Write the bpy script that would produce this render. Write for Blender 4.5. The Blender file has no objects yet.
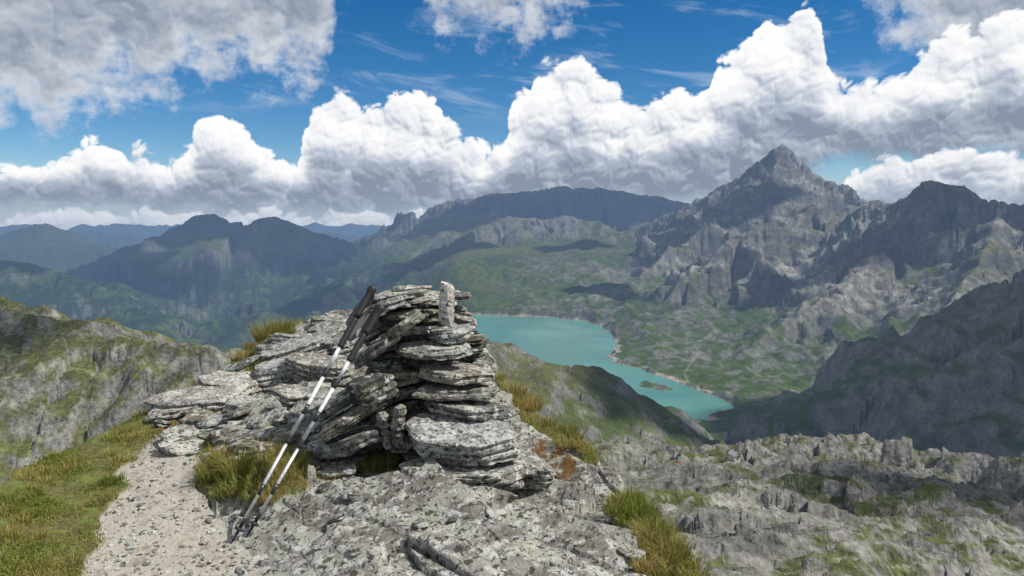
import bpy, math, random
import numpy as np
from mathutils import Vector, Matrix
random.seed(7); RNG=np.random.default_rng(7)
scene=bpy.context.scene
F=760.0; YH=215.0
PITCH=math.atan((288-YH)/F)
def raydir(px,py):
    px=np.asarray(px,float); py=np.asarray(py,float)
    x=(px-512)/F; u=(288-py)/F
    c,s=math.cos(PITCH),math.sin(PITCH)
    y=c+u*s; z=-s+u*c
    return x,y,z
def P(px,py,r):
    x,y,z=raydir(px,py); h=np.sqrt(x*x+y*y)
    return np.array([x/h*r,y/h*r,z/h*r])
def AZ(px,py):
    x,y,z=raydir(px,py); return np.arctan2(x,y)
def EL(px,py):
    x,y,z=raydir(px,py); return np.arctan2(z,np.sqrt(x*x+y*y))
def proj(x,y,z):
    c,s=math.cos(PITCH),math.sin(PITCH)
    d=y*c-z*s; u=y*s+z*c
    d=np.where(d<0.05,0.05,d)
    return 512+F*x/d, 288-F*u/d
# ---------------- noise
def h2(ix,iy,seed):
    n=(ix.astype(np.int64)*374761393+iy.astype(np.int64)*668265263+seed*1274126177)&0xffffffff
    n=((n^(n>>13))*1274126177)&0xffffffff
    n=n^(n>>16)
    n=(n*2246822519)&0xffffffff
    n=n^(n>>15)
    return (n&0xffffff)/float(0x1000000)
def perlin(x,y,seed=0):
    x=np.asarray(x,float);y=np.asarray(y,float)
    ix=np.floor(x);iy=np.floor(y);fx=x-ix;fy=y-iy
    u=fx*fx*fx*(fx*(fx*6-15)+10);v=fy*fy*fy*(fy*(fy*6-15)+10)
    def g(dx,dy):
        a=h2(ix+dx,iy+dy,seed)*6.2831853
        return np.cos(a)*(fx-dx)+np.sin(a)*(fy-dy)
    a=g(0,0);b=g(1,0);c=g(0,1);d=g(1,1)
    return ((a+(b-a)*u)+((c+(d-c)*u)-(a+(b-a)*u))*v)*1.45
def fbm(x,y,o=4,seed=0,g=.5):
    s=0;a=1;t=0
    for i in range(o):
        s=s+a*perlin(x,y,seed+i*17);t+=a;a*=g;x=x*2.03+13.1;y=y*2.03-7.7
    return s/t
def sstep(a,b,x):
    t=np.clip((x-a)/(b-a),0,1);return t*t*(3-2*t)
def inpoly(x,y,poly):
    r=np.zeros(x.shape,bool);n=len(poly)
    for i in range(n):
        x1,y1=poly[i];x2,y2=poly[(i+1)%n]
        c=((y1>y)!=(y2>y))
        with np.errstate(divide='ignore',invalid='ignore'):
            r^=c&(x<(x2-x1)*(y-y1)/((y2-y1) if y2!=y1 else 1e-9)+x1)
    return r
def sdpoly(x,y,poly):
    d=np.full(x.shape,1e18);n=len(poly)
    for i in range(n):
        x1,y1=poly[i];x2,y2=poly[(i+1)%n]
        ex,ey=x2-x1,y2-y1
        t=np.clip(((x-x1)*ex+(y-y1)*ey)/(ex*ex+ey*ey),0,1)
        d=np.minimum(d,(x-x1-t*ex)**2+(y-y1-t*ey)**2)
    d=np.sqrt(d);return np.where(inpoly(x,y,poly),-d,d)
def mesh_from(name,V,Fc,cols=None,smooth=True,mats=(),fm=None):
    me=bpy.data.meshes.new(name)
    V=np.asarray(V,dtype=np.float32);Fc=np.asarray(Fc,dtype=np.int32)
    k=Fc.shape[1]
    me.vertices.add(len(V));me.vertices.foreach_set('co',V.ravel())
    me.loops.add(Fc.size);me.loops.foreach_set('vertex_index',Fc.ravel())
    me.polygons.add(len(Fc));me.polygons.foreach_set('loop_start',np.arange(0,Fc.size,k,dtype=np.int32))
    me.polygons.foreach_set('use_smooth',np.full(len(Fc),smooth))
    if fm is not None: me.polygons.foreach_set('material_index',np.asarray(fm,dtype=np.int32))
    me.update(calc_edges=True)
    if cols:
        for n,c in cols.items():
            a=me.color_attributes.new(n,'FLOAT_COLOR','POINT')
            cc=np.ones((len(V),4),np.float32);cc[:,:3]=c
            a.data.foreach_set('color',cc.ravel())
    ob=bpy.data.objects.new(name,me);scene.collection.objects.link(ob)
    for m in mats: me.materials.append(m)
    return ob
def gridfaces(nr,nc,wrap=False):
    i=np.arange(nr-1)[:,None]*nc;j=np.arange(nc-1)[None,:]
    a=(i+j).ravel()
    f=np.stack([a,a+1,a+nc+1,a+nc],1)
    if wrap:
        a=(np.arange(nr-1)*nc)
        f=np.vstack([f,np.stack([a+nc-1,a,a+nc,a+2*nc-1],1)])
    return f
# ---------------- node helpers
class NB:
    def __init__(s,nt): s.nt=nt
    def n(s,t,**kw):
        nd=s.nt.nodes.new(t)
        for k,v in kw.items(): setattr(nd,k,v)
        return nd
    def put(s,sock,v):
        if v is None:return
        if isinstance(v,bpy.types.NodeSocket): s.nt.links.new(v,sock)
        else:
            if sock.type=='RGBA' and len(v)==3: v=(*v,1)
            sock.default_value=v
    def m(s,op,a,b=None,c=None,clamp=False):
        nd=s.n('ShaderNodeMath',operation=op,use_clamp=clamp)
        for i,v in enumerate((a,b,c)): s.put(nd.inputs[i],v)
        return nd.outputs[0]
    def vm(s,op,a,b=None):
        nd=s.n('ShaderNodeVectorMath',operation=op);s.put(nd.inputs[0],a);s.put(nd.inputs[1],b);return nd.outputs[0]
    def mr(s,v,a,b,c=0.,d=1.,smooth=True):
        nd=s.n('ShaderNodeMapRange',interpolation_type='SMOOTHSTEP' if smooth else 'LINEAR')
        for i,x in enumerate((v,a,b,c,d)): s.put(nd.inputs[i],x)
        return nd.outputs[0]
    def mix(s,f,a,b,bt='MIX'):
        nd=s.n('ShaderNodeMix',data_type='RGBA',blend_type=bt)
        s.put(nd.inputs[0],f);s.put(nd.inputs[6],a);s.put(nd.inputs[7],b);return nd.outputs[2]
    def noise(s,v,sc,det=4,ro=.5,dist=0.,dim='3D'):
        nd=s.n('ShaderNodeTexNoise',noise_dimensions=dim);s.put(nd.inputs['Vector'],v)
        nd.inputs['Scale'].default_value=sc;nd.inputs['Detail'].default_value=det
        nd.inputs['Roughness'].default_value=ro;nd.inputs['Distortion'].default_value=dist
        return nd.outputs[0]
    def voro(s,v,sc,det=0,feat='F1',dim='3D',ro=.5):
        nd=s.n('ShaderNodeTexVoronoi',voronoi_dimensions=dim,feature=feat);s.put(nd.inputs['Vector'],v)
        nd.inputs['Scale'].default_value=sc
        if 'Detail' in nd.inputs: nd.inputs['Detail'].default_value=det
        if 'Roughness' in nd.inputs: nd.inputs['Roughness'].default_value=ro
        return nd.outputs['Distance']
    def attr(s,name):
        nd=s.n('ShaderNodeAttribute',attribute_name=name);return nd
def newmat(name):
    m=bpy.data.materials.new(name);m.use_nodes=True;m.node_tree.nodes.clear()
    b=NB(m.node_tree);out=b.n('ShaderNodeOutputMaterial')
    return m,b,out
def principled(b,col,rough=.8,spec=.3,metal=0.,normal=None):
    p=b.n('ShaderNodeBsdfPrincipled')
    b.put(p.inputs['Base Color'],col);b.put(p.inputs['Roughness'],rough)
    p.inputs['Specular IOR Level'].default_value=spec;b.put(p.inputs['Metallic'],metal)
    if normal is not None:b.put(p.inputs['Normal'],normal)
    return p.outputs[0]
def bump(b,h,st,dist,nrm=None):
    nd=b.n('ShaderNodeBump');nd.inputs['Strength'].default_value=st;nd.inputs['Distance'].default_value=dist
    b.put(nd.inputs['Height'],h)
    if nrm is not None:b.put(nd.inputs['Normal'],nrm)
    return nd.outputs[0]
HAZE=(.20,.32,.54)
def haze(b,sh,L=16000.,):  # distance haze put into the material as an emissive mix
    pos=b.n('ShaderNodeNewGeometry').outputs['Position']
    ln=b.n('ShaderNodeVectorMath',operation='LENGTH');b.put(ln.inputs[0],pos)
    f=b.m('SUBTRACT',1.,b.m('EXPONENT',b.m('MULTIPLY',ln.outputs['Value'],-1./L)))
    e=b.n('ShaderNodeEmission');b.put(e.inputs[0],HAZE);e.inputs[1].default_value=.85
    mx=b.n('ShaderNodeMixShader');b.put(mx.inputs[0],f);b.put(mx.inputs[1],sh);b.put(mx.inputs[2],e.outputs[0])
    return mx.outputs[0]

# =============== CAMERA
cam=bpy.data.cameras.new('camera');camo=bpy.data.objects.new('camera',cam);scene.collection.objects.link(camo)
cam.sensor_width=36;cam.lens=F*36/1024;cam.clip_start=.05;cam.clip_end=120000
camo.location=(0,0,0);camo.rotation_euler=(math.pi/2-PITCH,0,0);scene.camera=camo
# =============== SUN
SAZ=math.radians(98);SEL=math.radians(52)
sd=Vector((math.sin(SAZ)*math.cos(SEL),math.cos(SAZ)*math.cos(SEL),math.sin(SEL)))
sl=bpy.data.lights.new('sun','SUN');sl.energy=5.0;sl.angle=math.radians(.5);sl.color=(1,.96,.89)
so=bpy.data.objects.new('sun',sl);scene.collection.objects.link(so);so.rotation_euler=(-sd).to_track_quat('-Z','Y').to_euler()

# =============== FAR TERRAIN
LZ=-500.
def P3(l): return [P(a,b,c) for a,b,c in l]
azd=np.concatenate([np.radians(np.arange(-180,-42,2.5)),np.radians(np.linspace(-41,41,1180)),np.radians(np.arange(42.5,180,2.5))])
rr=np.concatenate([np.geomspace(9,100,70,endpoint=False),np.geomspace(100,600,300,endpoint=False),np.geomspace(600,9800,590,endpoint=False),np.geomspace(9800,45000,90)])
A,R=np.meshgrid(azd,rr)
X=R*np.sin(A);Y=R*np.cos(A)
lr=np.log(R)
def prof(t):
    k=np.log([a for a,b in t]);v=[b for a,b in t];return np.interp(lr,k,v)
HL=prof([(9,-7),(60,-45),(150,-95),(300,-150),(450,-185),(700,-330),(1200,-700),(2000,-950),(9000,-930),(50000,-900)])
HR=prof([(9,-7),(60,-38),(120,-58),(250,-99),(500,-150),(700,-260),(1000,-410),(1400,-505),(3400,-485),(4300,-440),(5200,-350),(6500,-270),(8500,-230),(12000,-500),(50000,-900)])
aL=float(AZ(330,300));aR=float(AZ(470,300))
w=sstep(aL,aR,A)
wfar=np.where(R<700,sstep(float(AZ(200,300)),float(AZ(560,300)),A),w)
H=HL*(1-wfar)+HR*wfar
lakepx=[(425,312),(470,314.5),(545,317),(585,321),(603,327),(612,334),(617,345),(612,352),(606,357),(622,364),(648,371),(672,381),(700,391),(722,400),(733,408),(727,414),(690,422),(640,418),(590,407),(540,382),(500,367),(450,357),(415,335)]
lake=[]
for a,b_ in lakepx:
    x,y,z=raydir(a,b_);t=LZ/z;lake.append((float(x*t),float(y*t)))
def ridge(H,pts,k,gl,ga,warp=.35,wl=None,soft=.004,seed=0,p=1.0):
    pts=P3(pts)
    wl=wl or gl*3
    xs=[q[0] for q in pts];ys=[q[1] for q in pts];zs=[q[2] for q in pts]
    reach=(max(zs)+1100)/k*1.8
    m=(X>min(xs)-reach)&(X<max(xs)+reach)&(Y>min(ys)-reach)&(Y<max(ys)+reach)
    x=X[m];y=Y[m]
    nz=perlin(x/wl,y/wl,seed+5)+.5*perlin(x/wl*2.1,y/wl*2.1,seed+6)
    bb=np.full(x.shape,-1e9);ss=np.zeros(x.shape);dd=np.zeros(x.shape);acc=0
    for i in range(len(pts)-1):
        a=pts[i];c=pts[i+1];ex,ey=c[0]-a[0],c[1]-a[1];L=math.hypot(ex,ey)
        t=np.clip(((x-a[0])*ex+(y-a[1])*ey)/(L*L),0,1)
        d=np.hypot(x-a[0]-t*ex,y-a[1]-t*ey)
        v=a[2]+(c[2]-a[2])*t-k*d
        q=v>bb;bb=np.where(q,v,bb);ss=np.where(q,acc+t*L,ss);dd=np.where(q,d,dd);acc+=L
    z=bb+k*dd
    de=dd*(1+warp*nz)
    if p!=1.0:
        sc=250.;de=np.where(de<sc,de,sc*np.power(np.maximum(de,1)/sc,p))
    v=z-k*de
    g=1-np.abs(perlin(ss/gl+.9*nz,dd/(gl*3),seed+1))*1.6
    g2=1-np.abs(perlin(ss/gl*2.3+1.3*nz,dd/(gl*1.2),seed+2))*1.6
    g3=1-np.abs(perlin(ss/gl*5.1+1.7*nz,dd/(gl*.6),seed+3))*1.6
    fade=1-sstep(3*gl,9*gl,dd)*.6
    v=v+(ga*np.minimum(dd/(gl*.8),1.3)*(g-.75)+.5*ga*np.minimum(dd/(gl*.4),1.3)*(g2-.75)+.28*ga*np.minimum(dd/(gl*.2),1.2)*(g3-.75))*fade
    h=H[m];s_=soft*R[m]
    H[m]=np.maximum(h,v)+s_*np.log1p(np.exp(-np.minimum(np.abs(h-v)/s_,40)))
    return H
H=ridge(H,[(-250,228,26000),(-60,229,26000),(30,225,25000),(75,227,25000),(110,223,24000),(150,226,25000),(200,223,26000),(250,227,26000),(320,223,27000),(380,226,27000),(600,222,28000),(1300,222,28000)],.18,1500,260,seed=1)
H=ridge(H,[(-250,238,14000),(-40,240,13500),(0,235,13000),(25,227,12800),(45,222,12500),(62,231,12500),(85,240,12500),(130,250,12500)],.4,800,220,seed=3)
H=ridge(H,[(-100,232,18000),(20,238,18000),(80,229,18000),(120,231,18000),(160,236,18000),(260,233,18500),(330,231,19000),(420,235,19000)],.3,900,250,seed=5)
H=ridge(H,[(60,275,9800),(105,258,9600),(140,244,9400),(170,231,9200),(188,219,9000),(205,212,9000),(220,222,9000),(238,230,9000),(258,221,8900),(275,215,8800),(300,224,8800),(335,236,8800),(390,262,8500)],.55,420,200,seed=7,soft=.0012)
H=ridge(H,[(-200,262,8200),(-60,256,8000),(0,262,7600),(50,268,7200),(95,285,6800),(130,305,6200),(170,330,5600)],.38,420,120,seed=11)
H=ridge(H,[(300,262,9600),(360,238,9300),(400,220,9200),(430,206,9200),(455,199,9100),(478,197,9000),(500,192,9000),(530,192,9000),(555,190,9200),(600,187,9300),(622,189,9300),(650,196,9200),(690,204,9000),(760,215,9000)],.5,360,210,seed=13,soft=.0012)
H=ridge(H,[(470,206,8800),(440,232,8100),(410,252,7600),(370,268,7000),(310,292,6400),(250,322,5800),(215,345,5200)],.36,380,120,seed=17)
H=ridge(H,[(600,235,7600),(570,214,7600),(540,219,7400),(510,216,7200),(480,226,6900),(450,244,6500),(420,262,6100),(395,285,5600),(370,310,5200)],.42,340,120,seed=19)
H=ridge(H,[(690,228,7300),(650,224,7200),(620,236,6900),(585,243,6500),(560,256,6100),(520,275,5600),(480,298,5100)],.4,320,110,seed=23)
H=ridge(H,[(640,262,5900),(610,268,5600),(590,280,5100),(575,292,4700),(560,306,4350)],.36,220,70,seed=25)
H=ridge(H,[(640,285,4700),(615,292,4500),(598,297,4350),(585,306,4250)],.5,120,30,seed=27)
H=ridge(H,[(600,245,7300),(640,228,7000),(680,207,6700),(700,196,6600),(722,186,6500),(742,174,6400),(755,164,6350),(766,157,6300),(774,150,6260),(782,146,6250),(790,151,6250),(803,163,6250),(820,172,6250),(845,186,6200),(865,200,6100),(930,215,6000)],.84,200,120,seed=29,soft=.0008,p=.93)
H=ridge(H,[(780,152,6250),(772,178,5950),(752,200,5650),(715,218,5350),(680,240,5100),(650,268,4800),(625,292,4500)],.62,190,90,seed=31,soft=.0015)
H=ridge(H,[(862,206,5300),(835,208,5050),(812,205,4900),(795,209,4800),(770,222,4650),(742,236,4500),(715,252,4350),(690,274,4150),(668,296,3950),(640,325,3750)],.66,170,85,seed=37,soft=.0015)
H=ridge(H,[(835,222,4900),(858,210,4700),(880,204,4550),(893,196,4450),(905,193,4400),(915,185,4350),(930,182,4300),(945,185,4300),(958,186,4300),(975,194,4300),(1000,201,4250),(1024,207,4200),(1060,200,4200),(1150,190,4200),(1350,180,4300)],.9,120,110,seed=41,soft=.0008,p=.92)
H=ridge(H,[(905,196,4400),(890,232,4100),(870,262,3800),(850,284,3500),(835,305,3200)],.6,150,60,seed=43)
H=ridge(H,[(1000,204,4250),(990,240,3900),(975,268,3500),(950,300,3100)],.6,150,60,seed=47)
H=ridge(H,[(860,292,3400),(820,300,3300),(785,318,3100),(760,335,2900),(740,358,2650)],.5,110,40,seed=48)
H=ridge(H,[(930,330,2700),(880,338,2700),(840,350,2600)],.5,90,30,seed=49)
H=ridge(H,[(1350,200,1900),(1150,235,1950),(1060,258,2000),(1024,271,2000),(1000,283,2020),(978,288,2050),(950,302,2080),(928,318,2100),(905,342,2120),(890,362,2130),(880,392,2130)],.70,100,44,seed=53,soft=.0012)
H=ridge(H,[(380,330,950),(440,336,1000),(490,344,1050),(515,348,1080),(545,358,1130),(580,375,1200),(610,393,1250),(640,411,1300),(670,426,1380),(700,438,1450),(735,448,1550),(772,456,1650)],.5,80,14,seed=59,soft=.001)
H=ridge(H,[(-400,240,800),(-150,262,760),(-60,276,700),(0,294,650),(30,305,625),(60,317,600),(95,329,580),(130,340,560),(165,347,540),(200,354,520),(225,364,505),(260,390,480),(300,425,450)],.52,60,13,seed=61,soft=.002)
H=ridge(H,[(560,470,360),(610,458,380),(650,463,395),(680,465,400),(715,459,430),(740,454,450),(770,448,480),(800,442,500),(835,440,515),(870,439,520),(900,442,520),(930,446,520),(975,450,510),(1024,454,500),(1124,457,480),(1350,442,450)],.42,40,9,seed=67,soft=.001)
def plates(x,y,s,ang,asp,seed,off,tilt,crack,cw):
    c,sn=math.cos(ang),math.sin(ang)
    u=(x*c+y*sn)/s;v=(-x*sn+y*c)/s*asp
    u=u+.25*perlin(u*1.3,v*1.3,seed+9);v=v+.25*perlin(u*1.3+7,v*1.3,seed+8)
    iu=np.floor(u);iv=np.floor(v)
    f1=np.full(u.shape,9.);f2=np.full(u.shape,9.);hh=np.zeros(u.shape)
    for du in(-1,0,1):
        for dv in(-1,0,1):
            a=iu+du;b_=iv+dv
            pu=a+h2(a,b_,seed);pv=b_+h2(a,b_,seed+1)
            d=np.hypot(u-pu,v-pv)
            hv=off*(h2(a,b_,seed+2)*2-1)+tilt*s*((h2(a,b_,seed+3)-.5)*(u-pu)+(h2(a,b_,seed+4)-.3)*(v-pv))*2
            q=d<f1;f2=np.where(q,f1,np.minimum(f2,d));hh=np.where(q,hv,hh);f1=np.where(q,d,f1)
    e=f2-f1
    return hh-crack*(1-sstep(0,cw,e))
PX,PY=proj(X,Y,H)
nearR=sstep(560,640,PX)*(1-sstep(560,700,R))
nearL=(1-sstep(300,380,PX))*(1-sstep(700,850,R))
basin=sstep(1700,2200,R)*(1-sstep(5200,6500,R))*sstep(470,560,PX)
lam=1400.;i=0
while lam>1.2:
    m=(R*0.006<lam)&(R>lam*.25)
    if m.any():
        rz=1+nearR[m]*(.9 if lam<70 else .2)+nearL[m]*(.6 if lam<60 else 0)+basin[m]*(1.0 if 40<lam<500 else 0)
        amp=np.minimum(.055*lam,.0045*R[m]*(1 if lam<500 else .6))*rz
        n=perlin(X[m]/lam+i*3.3,Y[m]/lam-i*5.1,100+i)
        H[m]+=amp*((.58-2.2*np.abs(n)) if i%2==0 else 1.2*n)*.9
    lam/=1.9;i+=1
m=(R<760)&(R>60)&(np.abs(A)<.75)
k=np.maximum(nearR[m],nearL[m]*.6)
pm=sstep(-.15,.35,fbm(X[m]/45,Y[m]/45,3,250))
H[m]+=k*(plates(X[m],Y[m],30,.35,2.2,201,1.1,.22,.5,.10)+(.2+.8*pm)*plates(X[m],Y[m],11,.45,2.4,231,.40,.18,.35,.12))*sstep(60,160,R[m])
m=(R>1300)&(R<5600)&(A>float(AZ(330,300)))&(A<float(AZ(830,300)))
sdv=sdpoly(X[m],Y[m],lake)
sdv=sdv+18*perlin(X[m]/90,Y[m]/90,5)+7*perlin(X[m]/30,Y[m]/30,6)
h=H[m]
inside=np.minimum(h,LZ+sdv*.25-1)
isl=np.full(h.shape,-1e9)
for (a,b_,rad) in [(653,386,26),(664,389,18),(646,383,12)]:
    x,y,z=raydir(a,b_);t=LZ/z
    isl=np.maximum(isl,LZ+9-np.hypot((X[m]-x*t)/1.6,Y[m]-y*t)/rad*9)
outside=np.maximum(h,np.where(sdv<150,LZ+sdv*.16,LZ+24-(sdv-150)*.6))
outside=np.where(sdv<150,np.minimum(outside,LZ+3+sdv*.9),outside)
H[m]=np.maximum(np.where(sdv<0,inside,outside),isl)
SD=np.full(X.shape,1e4);SD[m]=sdv
dzr=np.gradient(H,axis=0)/np.gradient(R,axis=0)
dza=np.gradient(H,axis=1)/np.maximum(np.gradient(A,axis=1)*R,1e-3)
SL=np.hypot(dzr,dza)
PX,PY=proj(X,Y,H)
n1=fbm(X/420,Y/420,4,301);n2=fbm(X/60,Y/60,4,302);n3=fbm(X/12,Y/12,3,303);n4=fbm(X/1500,Y/1500,3,304)
nf=np.where(R<900,n3,np.where(R<3000,n2,n1*.6+n2*.6))
alt=np.clip((H+140)/420,-1,1.2)
alt=np.where(R<900,0,alt)
fr=sstep(.42,.9,SL+.45*nf+.3*n1+.36*alt)
fr=np.maximum(fr,basin*sstep(.0,.32,n2+.5*n1+.4*SL)*.85)
fr=np.maximum(fr,nearR*sstep(-.35,.3,n3*.8+.8*n2+.4*SL-.1))
frl=(R<900)*(PX<400)
fr=np.where(frl,sstep(.60,1.25,SL+.8*n3+.5*n2),fr)
def C(*c): return np.array(c)[None,None,:]
def mixc(a,b,f): return a+(b-a)*f[...,None]
low=C(.052,.080,.022)*np.ones(X.shape+(3,));high=C(.092,.095,.038)
g=mixc(low,high,sstep(-470,-130,H+170*n1))
g=mixc(g,C(.125,.115,.055),sstep(.1,.6,n2)*.6)
g=mixc(g,C(.030,.046,.016),sstep(.05,.4,n4+.7*n2)*.7)
g=mixc(g,C(.115,.135,.038),(R<900)*sstep(-.2,.3,n3)*.75)
rock=C(.150,.146,.135)*(1+.55*nf[...,None])
rock=mixc(rock,C(.06,.057,.05),sstep(.0,.45,n2*.6+n3*.6)*.75)
strat=np.sin((H+60*n1)/13.)*.5+.5
rock=rock*(1-.25*(strat*sstep(2500,3500,R))[...,None])
rock=rock*(1+(.22*(R<900))[...,None])
scree=sstep(.0,.28,n1*.7+n2*.5+.12)*sstep(.3,.45,SL)*(1-sstep(.8,1.0,SL))*sstep(2300,2900,R)*(1-sstep(7000,7800,R))*sstep(600,690,PX)*sstep(-450,-330,H)
forest=sstep(.0,.25,n2*.6+n1*.8+.2)*(1-sstep(-520,-330,H+120*n1))*sstep(3000,4200,R)*(1-sstep(430,500,PX))
col=mixc(g,rock,fr);col=mixc(col,C(.28,.27,.24),scree*.8);col=mixc(col,C(.016,.032,.016),forest*.9)
col=mixc(col,C(.04,.055,.035),sstep(8200,9500,R)*(PX<410)*.7)  # far left ridges darkened in colour to stand in for shade
sh=(1-sstep(LZ+1.8,LZ+4.5,H+2*n3))*(SD>-40)*(SD<40)
col=mixc(col,C(.30,.275,.22),sh)
lich=sstep(.15,.4,n3+.3*n2)*(R<900)
col=mixc(col,C(.31,.31,.26),lich*.45)
pk=nearR*sstep(.05,.32,-n3*.6-n2*.7+.1)*(1-sstep(.6,1.0,SL))
col=mixc(col,C(.070,.085,.026),pk*.9)
tr=[(690,384),(684,374),(690,364),(700,352),(694,345),(706,338),(716,330)]
dt=np.full(X.shape,1e9)
mm=(R>1800)&(R<5000)&(PX>660)&(PX<740)
for i in range(len(tr)-1):
    (x1,y1),(x2,y2)=tr[i],tr[i+1];ex,ey=x2-x1,y2-y1
    t=np.clip(((PX[mm]-x1)*ex+(PY[mm]-y1)*ey)/(ex*ex+ey*ey),0,1)
    dt[mm]=np.minimum(dt[mm],np.hypot(PX[mm]-x1-t*ex,PY[mm]-y1-t*ey))
col=mixc(col,C(.30,.28,.22),(1-sstep(.4,1.1,dt))*.4)
col=np.clip(col,.008,.6)

m_ter,b,out=newmat('mountain_ground')
geo=b.n('ShaderNodeNewGeometry').outputs['Position']
at=b.attr('Col').outputs['Color']
nA=b.noise(geo,.35,5,.65);nB=b.noise(geo,.03,6,.62)
v=b.m('MULTIPLY',b.mr(nA,.3,.7,.45,1.55,False),b.mr(nB,.3,.7,.62,1.4,False))
cc=b.vm('SCALE',at)
b.put(b.nt.nodes[-1].inputs['Scale'],v)
nm=bump(b,nB,.9,9.);nm=bump(b,nA,.9,1.3,nm)
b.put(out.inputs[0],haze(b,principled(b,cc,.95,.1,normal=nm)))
V=np.stack([X.ravel(),Y.ravel(),H.ravel()],1)
fc=gridfaces(*X.shape,wrap=True)[:,::-1]
ter=mesh_from('mountain_terrain',V,fc,{'Col':col.reshape(-1,3)},True,[m_ter])
def tz(px,r):
    a=float(AZ(px,440));i=np.searchsorted(azd,a);j=np.searchsorted(rr,r);return a,float(H[j,i])
# =============== LAKE
m_l,b,out=newmat('lake_water')
pos=b.n('ShaderNodeNewGeometry').outputs['Position']
w1=b.noise(pos,.06,5,.6);w2=b.noise(pos,.0035,3,.5)
lc=b.mix(b.mr(w2,.35,.65),(.055,.180,.130),(.095,.245,.180))
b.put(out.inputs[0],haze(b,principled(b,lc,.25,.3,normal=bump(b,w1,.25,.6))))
cx=sum(p[0] for p in lake)/len(lake);cy=sum(p[1] for p in lake)/len(lake)
LV=[(cx+(x-cx)*1.04,cy+(y-cy)*1.04,LZ) for x,y in lake]
me=bpy.data.meshes.new('lake');me.from_pydata(LV,[],[list(range(len(LV)))]);me.materials.append(m_l)
lo=bpy.data.objects.new('lake',me);scene.collection.objects.link(lo)
if me.polygons[0].normal.z<0: me.flip_normals()

# =============== SUMMIT GROUND
edge=[(-300,600,3.4),(-100,525,3.9),(0,487,4.2),(60,457,4.8),(130,425,5.2),(170,398,5.6),(215,376,5.9),(240,354,6.3),(290,326,6.8),(330,312,7.0),(400,312,6.8),(470,335,6.2),(500,382,5.4),(540,428,4.6),(590,454,4.2),(630,494,3.7),(660,532,3.3),(690,578,2.95),(760,690,2.3)]
ea=[float(AZ(a,b_)) for a,b_,c in edge];er=[c for a,b_,c in edge];ez=[float(P(a,b_,c)[2]) for a,b_,c in edge]
def gbase(x,y):
    a=np.arctan2(x,y);r=np.hypot(x,y)
    re=np.interp(a,ea,er);ze=np.interp(a,ea,ez)
    re2=re*(1+.03*perlin(a*14,a*0+.5,77)+.015*perlin(a*45,a*0+.5,78))
    z=-1.42+(ze+1.42)*np.power(np.clip((r-1.5)/(re-1.5),0,1),1.3)
    d=np.maximum(r-re2,0)
    return z-1.5*d*d/(d+.35)
G_L=[(-400,470),(0,470),(60,440),(130,410),(185,380),(212,372),(205,392),(172,425),(146,446),(122,470),(110,500),(106,530),(86,576),(56,640),(-400,900)]
PATH=[(60,600),(92,540),(104,500),(122,468),(150,450),(180,442),(205,432),(240,440),(232,460),(200,478),(205,500),(222,520),(240,545),(262,576),(270,640),(40,700)]
TUFT=[(203,455),(215,440),(250,452),(310,462),(305,490),(270,500),(240,497),(205,492)]
T2=[(226,366),(245,340),(290,318),(305,330),(280,352),(262,378),(235,385)]
T3=[(495,375),(510,385),(545,420),(592,445),(600,470),(560,452),(520,425),(498,400)]
T4=[(612,505),(640,495),(670,535),(700,580),(760,700),(690,640),(655,590),(635,540)]
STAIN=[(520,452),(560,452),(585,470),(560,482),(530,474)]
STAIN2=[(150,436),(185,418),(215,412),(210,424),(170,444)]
def masks(x,y,z):
    px,py=proj(x,y,z)
    j=fbm(x*3,y*3,4,55)*22;k=fbm(x*3+9,y*3,4,56)*16
    px=px+j;py=py+k
    behind=(y<.5)
    ip=lambda p:inpoly(px,py,p)&~behind
    gr=ip(G_L)|ip(TUFT)|ip(T2)|ip(T3)|ip(T4)
    pa=ip(PATH)&~gr
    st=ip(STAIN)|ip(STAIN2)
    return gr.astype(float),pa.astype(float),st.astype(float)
def gfull(x,y):
    z=gbase(x,y);g,p,s=masks(x,y,z)
    rk=1-np.maximum(g,p)
    pl=plates(x,y,.95,-.55,2.6,511,.024,.11,.014,.02)+plates(x,y,.40,-.65,2.8,31,.007,.07,.008,.03)
    z=z+pl*(rk*.95+.05)
    z=z+.035*fbm(x*1.3,y*1.3,3,71)+.010*fbm(x*9,y*9,4,72)*(1+.5*g)*(1-.3*p)+.003*fbm(x*40,y*40,3,73)*(1-g)
    z=z+.02*g
    return z,g,p,s
azs=np.concatenate([np.radians(np.arange(-180,-45,3)),np.radians(np.linspace(-43,25,1150)),np.radians(np.linspace(25.5,60,60)),np.radians(np.arange(63,180,3))])
rs=np.concatenate([np.geomspace(.25,2.4,30,endpoint=False),np.geomspace(2.4,7.6,640,endpoint=False),np.geomspace(7.6,16,60)])
A2,R2=np.meshgrid(azs,rs);X2=R2*np.sin(A2);Y2=R2*np.cos(A2)
Z2,g2,p2,s2=gfull(X2,Y2)
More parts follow.
